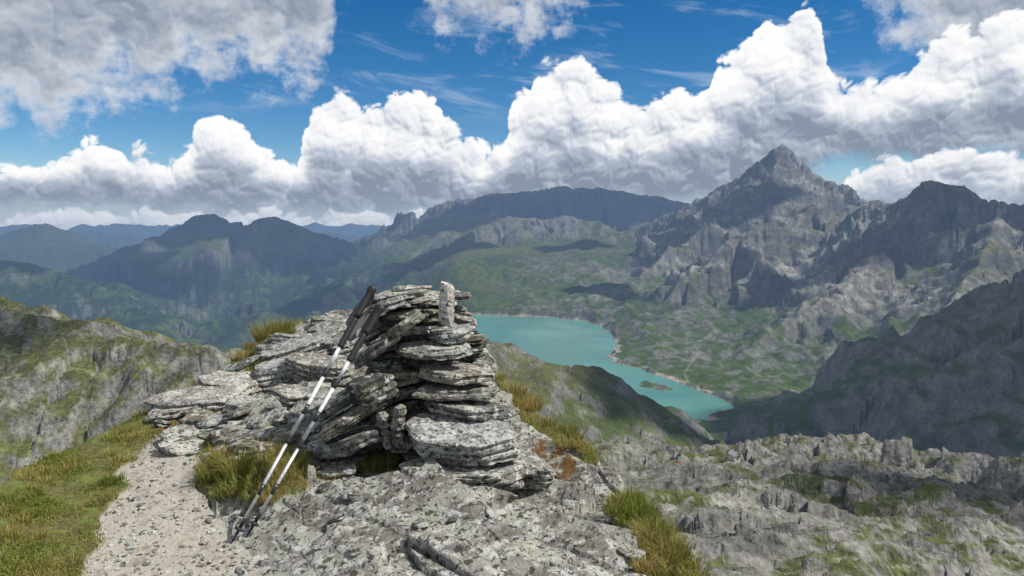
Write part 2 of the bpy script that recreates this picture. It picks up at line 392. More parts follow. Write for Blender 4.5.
def lichen_rock(b,pos,base,scale=1.0):
    nL=b.noise(pos,5*scale,5,.62);nM=b.noise(pos,17*scale,6,.65);nF=b.noise(pos,75*scale,4,.7);nD=b.noise(pos,38*scale,4,.6,.6)
    c=b.mix(b.mr(nL,.42,.62),b.mix(1,base,(.48,.46,.42),'MULTIPLY'),base)
    c=b.mix(b.m('MULTIPLY',b.mr(nM,.50,.60),.72),c,(.56,.56,.53))
    yl=b.m('MULTIPLY',b.mr(nL,.5,.6),b.mr(nF,.4,.6))
    c=b.mix(b.m('MULTIPLY',yl,.5),c,(.29,.32,.15))
    c=b.mix(b.m('MULTIPLY',b.mr(nD,.545,.59),.9),c,(.04,.038,.035))
    c=b.mix(b.m('MULTIPLY',b.mr(nF,.56,.68),.6),c,(.09,.085,.08))
    hgt=b.m('ADD',b.m('MULTIPLY',nM,.7),b.m('ADD',b.m('MULTIPLY',nF,.3),b.m('MULTIPLY',nD,-.2)))
    return c,hgt,nF,nM
m_g,b,out=newmat('summit_rock_ground')
pos=b.n('ShaderNodeNewGeometry').outputs['Position']
mk=b.n('ShaderNodeSeparateColor');b.put(mk.inputs[0],b.attr('Mask').outputs['Color'])
rc,hg,nF,nM=lichen_rock(b,pos,(.38,.37,.35))
soil=b.mix(b.mr(nF,.35,.65),(.075,.07,.025),(.17,.155,.055))
soil=b.mix(b.mr(nM,.5,.62),soil,(.14,.18,.045))
peb=b.voro(pos,110,1)
path=b.mix(b.mr(peb,.15,.6),(.52,.485,.43),(.36,.33,.28));path=b.mix(b.mr(nF,.3,.7),path,(.46,.425,.37))
path=b.mix(b.m('MULTIPLY',b.mr(nM,.53,.66),.7),path,(.22,.18,.13))
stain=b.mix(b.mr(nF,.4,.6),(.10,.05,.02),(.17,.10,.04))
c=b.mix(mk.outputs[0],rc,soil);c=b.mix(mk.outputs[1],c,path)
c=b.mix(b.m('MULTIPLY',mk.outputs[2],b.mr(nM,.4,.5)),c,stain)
nm=bump(b,hg,.9,.02);nm=bump(b,nF,.5,.006,nm)
b.put(out.inputs[0],principled(b,c,.9,.2,normal=nm))
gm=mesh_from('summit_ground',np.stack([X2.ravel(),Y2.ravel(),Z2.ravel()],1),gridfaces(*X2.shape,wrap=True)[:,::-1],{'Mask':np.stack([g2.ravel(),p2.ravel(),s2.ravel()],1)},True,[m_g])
def gz(x,y): return float(gfull(np.array([x]),np.array([y]))[0][0])
def hitpx(px,py):
    x,y,z=raydir(px,py);h=math.hypot(x,y);rs_=np.linspace(1.5,9,1500)
    xx=x/h*rs_;yy=y/h*rs_;g=gbase(xx,yy);zz=z/h*rs_
    k=np.argmax(zz<g);return float(xx[k]),float(yy[k]),float(g[k]),float(rs_[k])
# =============== STONES
import bmesh
def ico(n):
    bm=bmesh.new();bmesh.ops.create_icosphere(bm,subdivisions=n,radius=1)
    v=np.array([q.co[:] for q in bm.verts]);f=np.array([[w.index for w in q.verts] for q in bm.faces]);bm.free();return v,f
ICO={k:ico(k) for k in(2,3,4,5,6)}
def stone(L,W,T,rng,sub=4,rough=1.0,nside=8,bev=.5):
    v,f=ICO[sub];d=v.copy();N=[];O=[]
    a0=rng.uniform(0,6.28)
    for i in range(nside):
        a=a0+i/nside*6.283+rng.uniform(-.3,.3);e=rng.uniform(-.25,.25)
        N.append((math.cos(a)*math.cos(e),math.sin(a)*math.cos(e),math.sin(e)));O.append(rng.uniform(.72,1.))
    for s_ in(1,-1):
        N.append((rng.uniform(-.10,.10),rng.uniform(-.10,.10),s_));O.append(.62)
        for q in range(2):
            a=rng.uniform(0,6.28);N.append((math.cos(a)*.55,math.sin(a)*.55,s_*.83));O.append(rng.uniform(.72,.95))
    N=np.array(N);N/=np.linalg.norm(N,axis=1)[:,None];O=np.array(O)
    dots=d@N.T;rad=np.where(dots>1e-4,O[None,:]/np.maximum(dots,1e-4),1e9)
    r=-np.log(np.exp(-np.minimum(rad,6)*24).sum(1))/24
    p=d*r[:,None]
    s=p*np.array([L/2,W/2,T/2/.62])
    o=rng.uniform(0,100,3)
    def n3d(q,fr,sd): return (perlin(q[:,0]*fr+o[0]+q[:,2]*fr*.7,q[:,1]*fr+o[1]-q[:,2]*fr*.6,sd)+perlin(q[:,2]*fr*1.5+o[2],q[:,0]*fr+q[:,1]*fr*.5,sd+1))*.6
    n=p/np.linalg.norm(p,axis=1)[:,None]
    amp=rough*(.009*n3d(s,9,3)+.006*n3d(s,25,5)+.003*n3d(s,60,7))
    lay=rough*.008*np.sign(np.sin(s[:,2]*170+o[0]+3*perlin(s[:,0]*5+o[1],s[:,1]*5,9)))*(1-np.abs(n[:,2]))
    s=s+n*(amp*np.array([1.,1,1])[None,:].mean())[:,None]
    s[:,:2]+=n[:,:2]*lay[:,None]
    return s,f
def rotm(yaw,pitch=0,roll=0):
    return np.array(Matrix.Rotation(yaw,3,'Z')@Matrix.Rotation(pitch,3,'X')@Matrix.Rotation(roll,3,'Y'))
class Batch:
    def __init__(s): s.V=[];s.F=[];s.C=[];s.n=0
    def add(s,v,f,c):
        s.V.append(v);s.F.append(f+s.n);s.n+=len(v);s.C.append(np.tile(np.array(c)[None,:],(len(v),1)))
    def obj(s,name,mat,sharp=None):
        o=mesh_from(name,np.vstack(s.V),np.vstack(s.F),{'Tint':np.vstack(s.C)},True,[mat])
        if sharp:
            try:o.data.set_sharp_from_angle(angle=math.radians(sharp))
            except Exception as e:print(e)
        return o
m_s,b,out=newmat('lichen_stone')
pos=b.n('ShaderNodeNewGeometry').outputs['Position']
rc,hg,nF,nM=lichen_rock(b,pos,b.attr('Tint').outputs['Color'],1.3)
nm=bump(b,hg,.8,.012);nm=bump(b,nF,.5,.004,nm)
b.put(out.inputs[0],principled(b,rc,.88,.2,normal=nm))
def tint(rng,bright=None):
    k=rng.choice([.13,.20,.30,.42,.5],p=[.25,.27,.23,.17,.08]) if bright is None else bright
    w=rng.uniform(-.02,.03);return (k+w,k,max(k-w*.9-.01,.02))
rng=np.random.default_rng(21)
cb=Batch()
cz=-1.27;top=-.42
def center(t):
    q0=P(430,480,4.12);q1=P(418,300,4.12);return q0[0]+(q1[0]-q0[0])*t, 4.08
z=cz-.06
while z<top:
    t=(z-cz)/(top-cz);tt=max(t,0)
    cx_,cy_=center(tt)
    rx=.46-.25*tt**1.1+rng.uniform(-.035,.035);ry=.40-.2*tt
    th=rng.uniform(.026,.054)
    n=int(round(7-2.5*tt));a0=rng.uniform(0,6.28)
    for i in range(n):
        a=a0+i/n*6.283+rng.uniform(-.2,.2)
        L=rng.uniform(.22,.42)*(1-.2*tt);W=rng.uniform(.18,.34)*(1-.15*tt);T=th*rng.uniform(.6,1.15)
        rad_x=max(rx-L*.38+rng.uniform(-.06,.07),.02);rad_y=max(ry-L*.38+rng.uniform(-.03,.03),.02)
        x=cx_+math.cos(a)*rad_x;y=cy_+math.sin(a)*rad_y
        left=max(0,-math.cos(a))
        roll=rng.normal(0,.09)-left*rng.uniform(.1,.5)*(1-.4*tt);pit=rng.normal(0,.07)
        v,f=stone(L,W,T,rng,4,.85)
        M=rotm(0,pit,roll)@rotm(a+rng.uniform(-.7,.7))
        br=None if math.cos(a)>-.3 else rng.choice([.10,.15,.20,.28])  # left stones tinted darker: the shadow side is put into their colour
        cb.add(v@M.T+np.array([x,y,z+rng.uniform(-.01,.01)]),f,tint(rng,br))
    v,f=stone(rx*1.2,ry*1.2,th*1.5,rng,3);cb.add(v+np.array([cx_,cy_,z]),f,tint(rng,.16))  # dark core stone, added to block light between the outer stones
    z+=th*.98
def put(px,py,r,L,W,T,yaw=0,pitch=0,roll=0,br=None,sub=5,rough=1.,batch=cb,nside=8):
    v,f=stone(L,W,T,rng,sub,rough,nside);M=rotm(0,pitch,roll)@rotm(yaw)
    batch.add(v@M.T+P(px,py,r)[None,:],f,tint(rng,br))
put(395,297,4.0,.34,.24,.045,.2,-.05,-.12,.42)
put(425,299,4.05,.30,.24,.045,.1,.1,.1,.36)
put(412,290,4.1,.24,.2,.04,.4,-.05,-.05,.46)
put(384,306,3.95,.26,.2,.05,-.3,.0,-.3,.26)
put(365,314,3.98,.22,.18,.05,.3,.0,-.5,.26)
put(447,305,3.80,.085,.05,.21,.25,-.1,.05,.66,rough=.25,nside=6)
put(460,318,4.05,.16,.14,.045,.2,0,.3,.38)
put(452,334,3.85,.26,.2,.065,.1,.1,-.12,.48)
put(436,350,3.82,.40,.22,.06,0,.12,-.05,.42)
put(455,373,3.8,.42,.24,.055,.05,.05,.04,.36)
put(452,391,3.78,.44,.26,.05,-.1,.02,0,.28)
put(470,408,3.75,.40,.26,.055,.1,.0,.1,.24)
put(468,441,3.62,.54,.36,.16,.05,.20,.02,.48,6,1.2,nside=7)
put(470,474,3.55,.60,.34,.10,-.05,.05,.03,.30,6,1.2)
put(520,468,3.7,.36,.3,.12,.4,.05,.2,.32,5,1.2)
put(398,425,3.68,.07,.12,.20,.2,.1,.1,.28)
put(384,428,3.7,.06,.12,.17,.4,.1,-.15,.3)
put(372,388,3.72,.24,.18,.12,.1,.2,-.2,.10)  # from here, left-side stones with dark tints standing in for shadow
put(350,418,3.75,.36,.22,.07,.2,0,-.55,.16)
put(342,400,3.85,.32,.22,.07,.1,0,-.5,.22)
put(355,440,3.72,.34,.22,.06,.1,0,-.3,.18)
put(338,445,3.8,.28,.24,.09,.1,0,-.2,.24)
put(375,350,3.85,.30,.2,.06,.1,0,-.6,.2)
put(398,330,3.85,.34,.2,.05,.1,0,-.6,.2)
cb.obj('stone_cairn',m_s,36)
sb=Batch()  # bench slabs tinted a bit darker, shadow put into their colour
for (px,py,L,W,T,yaw,pit,rol,br) in [
 (205,402,.62,.36,.16,.1,.05,-.08,.5),(238,384,.5,.34,.12,.3,.1,.1,.5),(262,408,.46,.34,.12,-.2,.05,.05,.42),
 (285,372,.5,.34,.16,.2,.05,-.15,.46),(300,398,.44,.34,.16,.5,.1,.1,.4),(270,438,.42,.3,.12,.1,.05,0,.36),(322,372,.44,.34,.2,-.3,.05,.1,.36),
 (305,354,.5,.3,.18,.2,0,-.3,.44),(330,342,.46,.3,.16,.1,.05,-.3,.4),(345,350,.4,.3,.2,.1,.05,-.2,.3),(318,425,.34,.3,.16,.1,.05,-.2,.28),
 (290,350,.4,.3,.14,.1,.05,-.3,.46),(342,332,.36,.3,.12,.1,.05,-.3,.36),(332,326,.34,.26,.1,.1,.05,-.25,.36),(360,326,.38,.34,.12,.1,.05,-.25,.3),
 (250,425,.3,.25,.1,.6,.05,.1,.4),(180,412,.4,.25,.1,.6,.05,-.1,.4),(228,420,.36,.25,.08,.2,.05,-.1,.42)]:
    x,y,z,r=hitpx(px,py+4)
    v,f=stone(L*r/5.0,W*r/5.0,T*r/5.0,rng,5,1.4);M=rotm(0,pit,rol)@rotm(yaw)
    sb.add(v@M.T+np.array([x,y,z+T*.12]),f,tint(rng,br))
cnt=0
while cnt<130:
    px=rng.uniform(150,660);py=rng.uniform(310,590)
    reg=inpoly(np.array([px]),np.array([py]),[(160,430),(200,390),(240,362),(290,335),(345,312),(345,480),(300,470),(200,470)])[0]
    reg2=inpoly(np.array([px]),np.array([py]),[(250,480),(400,480),(530,470),(590,465),(640,520),(670,580),(300,590)])[0]
    if not(reg or (reg2 and rng.random()<.07)):continue
    x,y,z,r=hitpx(px,py)
    L=rng.uniform(.06,.30) if reg else rng.uniform(.03,.12)
    v,f=stone(L,L*rng.uniform(.55,.9),L*rng.uniform(.15,.35),rng,3 if L<.12 else 4,.8)
    M=rotm(0,rng.normal(0,.15),rng.normal(-.1,.18))@rotm(rng.uniform(0,6.28))
    sb.add(v@M.T+np.array([x,y,gz(x,y)+L*.06]),f,tint(rng));cnt+=1
sb.obj('rock_slabs',m_s,36)
gb=Batch();vi,fi=ICO[2]
idx=np.where((p2.ravel()>.5)&(R2.ravel()<7))[0]
def peb(k,s):
    v=vi*np.array([s,s*rng.uniform(.6,1),s*rng.uniform(.35,.7)])*(1+.12*rng.normal(0,1,(len(vi),1)))
    v=v@rotm(rng.uniform(0,6.28)).T
    gb.add(v+np.array([X2.ravel()[k]+rng.normal(0,.01),Y2.ravel()[k]+rng.normal(0,.01),Z2.ravel()[k]+s*.1]),fi,tint(rng,rng.choice([.3,.42,.5])))
for k in rng.choice(idx,1900): peb(k,min(rng.gamma(1.5,.0034)+.0015,.04))
idx=np.where((p2.ravel()<.5)&(g2.ravel()<.5)&(R2.ravel()<6)&(R2.ravel()>2.4))[0]
for k in rng.choice(idx,160): peb(k,min(rng.gamma(2.,.004)+.003,.03))
go=gb.obj('gravel',m_s)
go.data.polygons.foreach_set('use_smooth',np.zeros(len(go.data.polygons),bool))
# =============== GRASS
m_gr,b,out=newmat('alpine_grass')
ac=b.attr('Tint').outputs['Color']
d=b.n('ShaderNodeBsdfDiffuse');b.put(d.inputs[0],ac);tr_=b.n('ShaderNodeBsdfTranslucent');b.put(tr_.inputs[0],ac)
mx=b.n('ShaderNodeMixShader');mx.inputs[0].default_value=.35;b.put(mx.inputs[1],d.outputs[0]);b.put(mx.inputs[2],tr_.outputs[0]);b.put(out.inputs[0],mx.outputs[0])
def blades(name,xs,ys,zs,ln,colA,lean=.5,wd=.0018,clump=None):
    n=len(xs);az=rng.uniform(0,6.283,n)
    if clump is not None: az=clump
    le=np.abs(rng.normal(lean,.3,n));ca,sa=np.cos(az),np.sin(az)
    wa=az+rng.uniform(-1.6,1.6,n);wx,wy=np.cos(wa)*wd*(.7+.6*rng.random(n)),np.sin(wa)*wd
    b0=np.stack([xs,ys,zs-.008],1);d1=np.stack([ca*np.sin(le*.5),sa*np.sin(le*.5),np.cos(le*.5)],1);d2=np.stack([ca*np.sin(le*1.5),sa*np.sin(le*1.5),np.cos(le*1.5)],1)
    L=ln[:,None];m1=b0+d1*L*.5;t=m1+d2*L*.5;W_=np.stack([wx,wy,wx*0],1)
    V=np.stack([b0-W_,b0+W_,m1+W_*.8,m1-W_*.8,t],1).reshape(-1,3)
    i=np.arange(n)*5
    F_=np.concatenate([np.stack([i,i+1,i+2],1),np.stack([i,i+2,i+3],1),np.stack([i+3,i+2,i+4],1)])
    return V,F_,np.repeat(colA,5,0)
gi=np.where((g2.ravel()>.5)&(R2.ravel()<8)&(R2.ravel()>2.2)&(np.abs(A2.ravel())<.75))[0]
X2r,Y2r,Z2r=X2.ravel(),Y2.ravel(),Z2.ravel()
PXs,PYs=proj(X2r[gi],Y2r[gi],Z2r[gi])
def gcol(n,x,y,dry):
    t=rng.random(n);nz=fbm(x*2.2,y*2.2,3,91)
    d=np.clip(dry+nz*1.1+rng.normal(0,.18,n),0,1)[:,None]
    g=np.array([[.17,.22,.04]])*(.55+.8*t[:,None]);s=np.array([[.40,.31,.12]])*(.6+.7*t[:,None])
    return g*(1-d)+s*d
VV=[];FF=[];CC=[];off=0
def addb(ids,ln,dry,lean,wd,jit=.015,clump=None):
    global off
    xs=X2r[ids]+rng.normal(0,jit,len(ids));ys=Y2r[ids]+rng.normal(0,jit,len(ids));zs=Z2r[ids]
    V,Fq,Cq=blades('',xs,ys,zs,ln,gcol(len(ids),xs,ys,dry),lean,wd,clump)
    VV.append(V);FF.append(Fq+off);CC.append(Cq);off+=len(V)
leftm=(PXs<215)&(PYs>365)
idl=gi[leftm]
w_=R2.ravel()[idl]**1.2;w_=w_*np.clip(.35+fbm(X2r[idl]*3,Y2r[idl]*3,4,92)*3.0,.006,2);w_/=w_.sum()
ids=rng.choice(idl,66000,p=w_);addb(ids,rng.gamma(5,.0044,len(ids)),.32,.8,.0022)
tid=gi[~leftm];
w_=np.ones(len(tid));w_/=w_.sum()
ids=rng.choice(tid,16000,p=w_);addb(ids,rng.gamma(5,.007,len(ids)),.5,.6,.0022)
def tuft(x,y,nb,rad,ln,dry,ang=None):
    global off
    a=rng.uniform(0,6.283,nb);rd=rad*np.sqrt(rng.random(nb))
    xs=x+np.cos(a)*rd;ys=y+np.sin(a)*rd;zz=np.full(nb,gz(x,y))
    aa=a if ang is None else a*.4+ang
    V,Fq,Cq=blades('',xs,ys,zz,ln*rng.uniform(.5,1.2,nb),gcol(nb,xs,ys,dry),.6,.0018,aa)
    VV.append(V);FF.append(Fq+off);CC.append(Cq);off+=len(V)
for k in rng.choice(idl,150): tuft(X2r[k],Y2r[k],60,.035,.06,.6)
for k in rng.choice(tid,150): tuft(X2r[k],Y2r[k],80,.045,.09,.62)
for px,py,nb,ln in [(225,470,500,.13),(240,480,500,.14),(215,480,400,.12),(268,478,300,.10),(285,480,260,.09),(250,352,500,.2),(265,345,500,.2),(280,338,400,.18),(383,460,260,.09),(370,465,160,.08),(395,468,160,.06),(325,478,160,.07),(515,398,300,.12),(530,412,300,.12),(550,428,300,.1),(575,440,300,.09),(600,455,260,.09),(655,545,400,.10),(670,565,400,.11),(640,520,300,.08),(630,505,260,.07)]:
    x,y,z,r=hitpx(px,py);tuft(x,y,nb,.07,ln,.55 if py>420 else .75)
mesh_from('alpine_grass',np.vstack(VV),np.vstack(FF),{'Tint':np.vstack(CC)},False,[m_gr])

# =============== TREKKING POLES
def simple(name,col,rough,metal=0.,spec=.5,nz=0):
    m,b,out=newmat(name)
    tc=b.n('ShaderNodeTexCoord').outputs['Object']
    n=b.noise(tc,60,4,.6)
    c=b.mix(b.mr(n,.35,.65),tuple(q*.8 for q in col),tuple(min(1,q*1.15) for q in col))
    b.put(out.inputs[0],principled(b,c,rough,spec,metal,bump(b,n,.15,.001)));return m
mb=simple('pole_black_rubber',(.018,.018,.02),.6);ms=simple('pole_aluminium',(.72,.73,.75),.36,.55);mw=simple('pole_white_paint',(.62,.63,.64),.35)
mgy=simple('pole_strap_fabric',(.20,.20,.21),.9);mdk=simple('pole_dark_shaft',(.03,.032,.036),.3)
def lathe(bm,prof,mat,seg=20,axis=None,sx=1,sy=1,offset=(0,0)):
    rings=[]
    for z,r in prof:
        rings.append([bm.verts.new((offset[0]+r*sx*math.cos(2*math.pi*i/seg),offset[1]+r*sy*math.sin(2*math.pi*i/seg),z)) for i in range(seg)])
    for a,b_ in zip(rings,rings[1:]):
        for i in range(seg):
            f=bm.faces.new((a[i],a[(i+1)%seg],b_[(i+1)%seg],b_[i]));f.material_index=mat;f.smooth=True
    for rg,fl in((rings[0],True),(rings[-1],False)):
        f=bm.faces.new(rg[::-1] if fl else rg);f.material_index=mat
def boxm(bm,c,s,mat,rot=None):
    r=bmesh.ops.create_cube(bm,size=1)
    for v in r['verts']:
        v.co=Vector((v.co.x*s[0],v.co.y*s[1],v.co.z*s[2]))
        if rot is not None:v.co=rot@v.co
        v.co+=Vector(c)
    for f in {f for v in r['verts'] for f in v.link_faces}:f.material_index=mat
def ribbon(bm,pts,wdir,w,mat,th=.0012):
    prev=None
    for p in pts:
        p=Vector(p);wd=Vector(wdir)*w/2
        cur=[bm.verts.new(p-wd),bm.verts.new(p+wd)]
        if prev:
            f=bm.faces.new((prev[0],prev[1],cur[1],cur[0]));f.material_index=mat;f.smooth=True
        prev=cur
def pole(tip,head,spin):
    L=(Vector(head)-Vector(tip)).length;bm=bmesh.new()
    lathe(bm,[(0,.0015),(.012,.003),(.014,.0045),(.05,.006),(.055,.0075)],0)
    lathe(bm,[(.056,.008),(.06,.020),(.064,.022),(.067,.020),(.072,.009)],0,24)
    lathe(bm,[(.0725,.0075),(.11,.008),(.112,.0068)],0)
    lathe(bm,[(.1125,.0072),(.36*L,.0072)],1)
    lathe(bm,[(.17*L,.0076),(.17*L+.05,.0076)],4)
    lathe(bm,[(.36*L+.0005,.0105),(.36*L+.008,.0115),(.36*L+.035,.0115),(.36*L+.04,.0095)],0)
    boxm(bm,(.0135,0,.36*L+.022),(.008,.012,.03),0)
    lathe(bm,[(.36*L+.0405,.0086),(.62*L,.0086)],2)
    for q in(.47,): lathe(bm,[(q*L,.0089),(q*L+.05,.0089)],4)
    lathe(bm,[(.62*L+.0005,.0118),(.62*L+.008,.013),(.62*L+.038,.013),(.62*L+.042,.0105)],0)
    boxm(bm,(.0155,0,.62*L+.024),(.009,.013,.034),0)
    lathe(bm,[(.62*L+.0425,.0092),(.74*L,.0092)],2)
    pr=[(.74*L+.0005,.012),(.74*L+.004,.0150)]
    z=.74*L+.01
    while z<.86*L: pr+=[(z,.0158),(z+.005,.0142)];z+=.012
    pr.append((.865*L,.015));lathe(bm,pr,0)
    g0=.8655*L;gl=L-g0
    lathe(bm,[(g0,.0155),(g0+gl*.1,.018),(g0+gl*.2,.0158),(g0+gl*.35,.018),(g0+gl*.5,.0162),(g0+gl*.65,.018),(g0+gl*.78,.017),(g0+gl*.86,.022),(g0+gl*.95,.023),(g0+gl,.017),(g0+gl+.004,.008)],0,24,sx=1.2,sy=.95)
    zz=g0+gl*.84;pts=[]
    for i in range(25):
        t=i/24;a=t*2*math.pi
        pts.append((.018+.055*math.sin(a/2)**1*(1) ,-.012+.02*math.sin(a),zz-.18*math.sin(a/2)**1.2-.012*math.sin(a)))
    ribbon(bm,pts,(.2,.98,0),.026,3)
    pts=[(.012+.035*math.sin(t*2.6),-.02-.014*math.sin(t*5),zz-.15*t) for t in [i/14 for i in range(15)]]
    ribbon(bm,pts,(.8,.6,0),.024,3)
    me=bpy.data.meshes.new('trekking_pole');bm.to_mesh(me);bm.free()
    for m in(mb,ms,mw,mgy,mdk):me.materials.append(m)
    o=bpy.data.objects.new('trekking_pole',me);scene.collection.objects.link(o)
    d=(Vector(head)-Vector(tip)).normalized()
    o.matrix_world=Matrix.Translation(Vector(tip))@d.to_track_quat('Z','Y').to_matrix().to_4x4()@Matrix.Rotation(spin,4,'Z')
    return o
def onground(px,py):
    x,y,z,r=hitpx(px,py);
    for _ in range(5):
        z=gz(x,y);d=raydir(px,py);k=z/d[2];x,y=float(d[0]*k),float(d[1]*k)
    return (x,y,z)
pole(onground(231,544),P(373,287,3.66),-.4)
pole(onground(246,538),P(381,306,3.60),.3)
# =============== HUTS
def hut(px,r,w,l,h,roofc,wallc):
    a,z=tz(px,r);x,y=r*math.sin(a),r*math.cos(a)
    bm=bmesh.new()
    def quad(vs,mi):
        f=bm.faces.new([bm.verts.new(v) for v in vs]);f.material_index=mi
    hw,hl=w/2,l/2
    pts=[(-hw,-hl),(hw,-hl),(hw,hl),(-hw,hl)]
    for i in range(4):
        a1,b1=pts[i],pts[(i+1)%4];quad([(a1[0],a1[1],-2),(b1[0],b1[1],-2),(b1[0],b1[1],h),(a1[0],a1[1],h)],0)
    for s in(-1,1):
        f=bm.faces.new([bm.verts.new(v) for v in[(-hw,s*hl,h),(hw,s*hl,h),(0,s*hl,h+w*.4)]])
        quad([(s*(hw+.4),-hl-.4,h-.2),(s*(hw+.4),hl+.4,h-.2),(0,hl+.4,h+w*.42),(0,-hl-.4,h+w*.42)],1)
    boxm(bm,(0,-hl-.03,1),(.9,.05,2),2);boxm(bm,(w*.3,-hl-.03,1.5),(.8,.05,.8),2);boxm(bm,(-w*.3,-hl-.03,1.5),(.8,.05,.8),2)
    me=bpy.data.meshes.new('mountain_hut');bm.to_mesh(me);bm.free()
    for m in(simple('hut_wall',wallc,.8),simple('hut_roof',roofc,.6),simple('hut_window',(.03,.03,.04),.2)):me.materials.append(m)
    o=bpy.data.objects.new('mountain_hut',me);scene.collection.objects.link(o);o.location=(x,y,z+.2);o.rotation_euler=(0,0,.3)
hut(681,391,2.2,3.0,2.4,(.45,.06,.03),(.4,.07,.04))
hut(735,444,4.,6.,2.4,(.4,.4,.4),(.55,.53,.5))

# =============== SHADOW CLOUDS added unseen overhead, to throw shadows on the slopes
m_c,b,out=newmat('shadow_cloud_white')
pos=b.n('ShaderNodeNewGeometry').outputs['Position'];nn=b.noise(pos,.002,5,.6)
b.put(out.inputs[0],principled(b,b.mix(nn,(.8,.8,.82),(.95,.95,.96)),1.,0.))
vi5,fi5=ICO[5]
def shade_cloud(px,py,r,wx,wy,rot=0.,seed=0):
    T=P(px,py,r);ALT=5200.;k=(ALT-T[2])/sd.z
    c=np.array([T[0]+sd.x*k,T[1]+sd.y*k,ALT])
    q=1+.55*fbm(vi5[:,0]*1.6+seed*7.1,vi5[:,1]*1.6+vi5[:,2],5,400+seed)
    v=vi5*q[:,None]
    v=v*np.array([wx/2,wy/2,min(wx,wy)*.22])
    v[:,2]=np.where(v[:,2]<0,v[:,2]*.35,v[:,2])
    v=v@rotm(rot).T+c
    mesh_from('shadow_cloud',v,fi5,None,True,[m_c])
shade_cloud(225,236,9000,3400,1500,0,1)
shade_cloud(60,262,8000,2400,1500,.3,2)
shade_cloud(560,205,8700,3000,1100,.1,3)
shade_cloud(662,432,1290,660,260,.72,4)
shade_cloud(965,350,1850,620,760,0,5)
shade_cloud(8,345,610,70,100,.3,6)
shade_cloud(596,303,4300,420,420,0,7)
shade_cloud(925,225,4150,1200,420,0,8)
shade_cloud(390,280,6300,1500,800,.6,9)
shade_cloud(720,222,5600,800,500,.4,10)
shade_cloud(960,478,420,190,90,.2,11)
shade_cloud(560,262,6400,700,500,.4,12)
# =============== WORLD
wd=bpy.data.worlds.new('World');scene.world=wd;wd.use_nodes=True
nt=wd.node_tree;nt.nodes.clear();b=NB(nt)
STR=.10
gt=bpy.data.node_groups.new('cloud_field','ShaderNodeTree')
for nme,io in(('U','INPUT'),('V','INPUT'),('Relief','OUTPUT'),('D1','OUTPUT'),('D2','OUTPUT'),('Top','OUTPUT'),('Big','OUTPUT'),('D3','OUTPUT')):
    gt.interface.new_socket(nme,in_out=io,socket_type='NodeSocketFloat')
g=NB(gt);gin=g.n('NodeGroupInput');gout=g.n('NodeGroupOutput')
U,Vv=gin.outputs[0],gin.outputs[1]
def deg(px,py): return math.degrees(float(AZ(px,py))),math.degrees(float(EL(px,py)))
def curve(g,u,pts,lo=0.,hi=30.):
    nd=g.n('ShaderNodeFloatCurve');cv=nd.mapping.curves[0]
    P_=[]
    for a,c in pts:
        az_,el_=deg(a,c);P_.append(((az_+42)/84,(el_-lo)/(hi-lo)))
    P_=sorted(P_)
    while len(cv.points)<len(P_): cv.points.new(.5,.5)
    for q,(x,y) in zip(cv.points,P_): q.location=(x,min(max(y,0),1));q.handle_type='AUTO_CLAMPED'
    nd.mapping.update()
    g.put(nd.inputs['Value'],g.m('MULTIPLY_ADD',u,1/84,.5))
    return g.m('MULTIPLY_ADD',nd.outputs[0],hi-lo,lo)
T1=[(-60,160),(0,167),(40,172),(68,166),(84,148),(110,142),(140,148),(160,158),(182,152),(198,122),(214,114),(240,126),(262,152),(290,160),(304,136),(316,108),(345,100),(380,106),(410,102),(430,100),(446,114),(465,142),(485,147),(503,142),(511,112),(530,86),(545,66),(562,62),(582,66),(600,86),(625,90),(650,102),(680,96),(700,98),(716,68),(735,48),(755,24),(775,10),(800,8),(818,26),(826,62),(838,86),(862,92),(890,82),(920,60),(950,40),(1024,20),(1090,15)]
B1=[(-60,204),(0,206),(100,208),(200,212),(300,220),(400,220),(450,214),(560,210),(650,206),(700,198),(780,180),(820,166),(850,160),(900,160),(960,158),(1024,154),(1090,150)]
B2=[(-60,100),(0,104),(50,110),(90,106),(125,88),(160,84),(200,62),(235,58),(270,70),(305,72),(320,54),(335,10),(350,-80),(395,-80),(415,-10),(450,18),(500,26),(550,16),(585,-10),(610,-80),(820,-80),(850,-30),(890,15),(930,40),(980,60),(1024,80),(1090,110)]
T3c=[(-60,215),(820,212),(836,200),(850,178),(868,164),(890,158),(915,162),(940,152),(965,150),(990,160),(1024,156),(1090,150)]
t1=curve(g,U,T1);b1=curve(g,U,B1);b2=curve(g,U,B2,0,30);t3=curve(g,U,T3c)
cmb=g.n('ShaderNodeCombineXYZ');g.put(cmb.inputs[0],U);g.put(cmb.inputs[1],g.m('MULTIPLY',Vv,1.15))
wn=g.n('ShaderNodeTexNoise',noise_dimensions='2D');g.put(wn.inputs['Vector'],cmb.outputs[0]);wn.inputs['Scale'].default_value=.5;wn.inputs['Detail'].default_value=2
wv=g.vm('SUBTRACT',wn.outputs['Color'],(.5,.5,.5));
sc=g.n('ShaderNodeVectorMath',operation='SCALE');g.put(sc.inputs[0],wv);sc.inputs['Scale'].default_value=1.7
cw=g.vm('ADD',cmb.outputs[0],sc.outputs[0])
def puff(s,lim=1.): 
    d=g.voro(cw,s,0,'F1','2D');return g.m('SUBTRACT',1.,g.m('MINIMUM',g.m('MULTIPLY',d,d),lim))
p0=puff(.26);p1=puff(.62);p2_=puff(1.5);p3=puff(3.4)
fn=g.noise(cw,2.2,5,.56,dim='2D')
fn2=g.noise(cmb.outputs[0],.5,5,.6,dim='2D')
big=g.m('ADD',g.m('MULTIPLY',p0,.55),g.m('MULTIPLY',p1,.30))
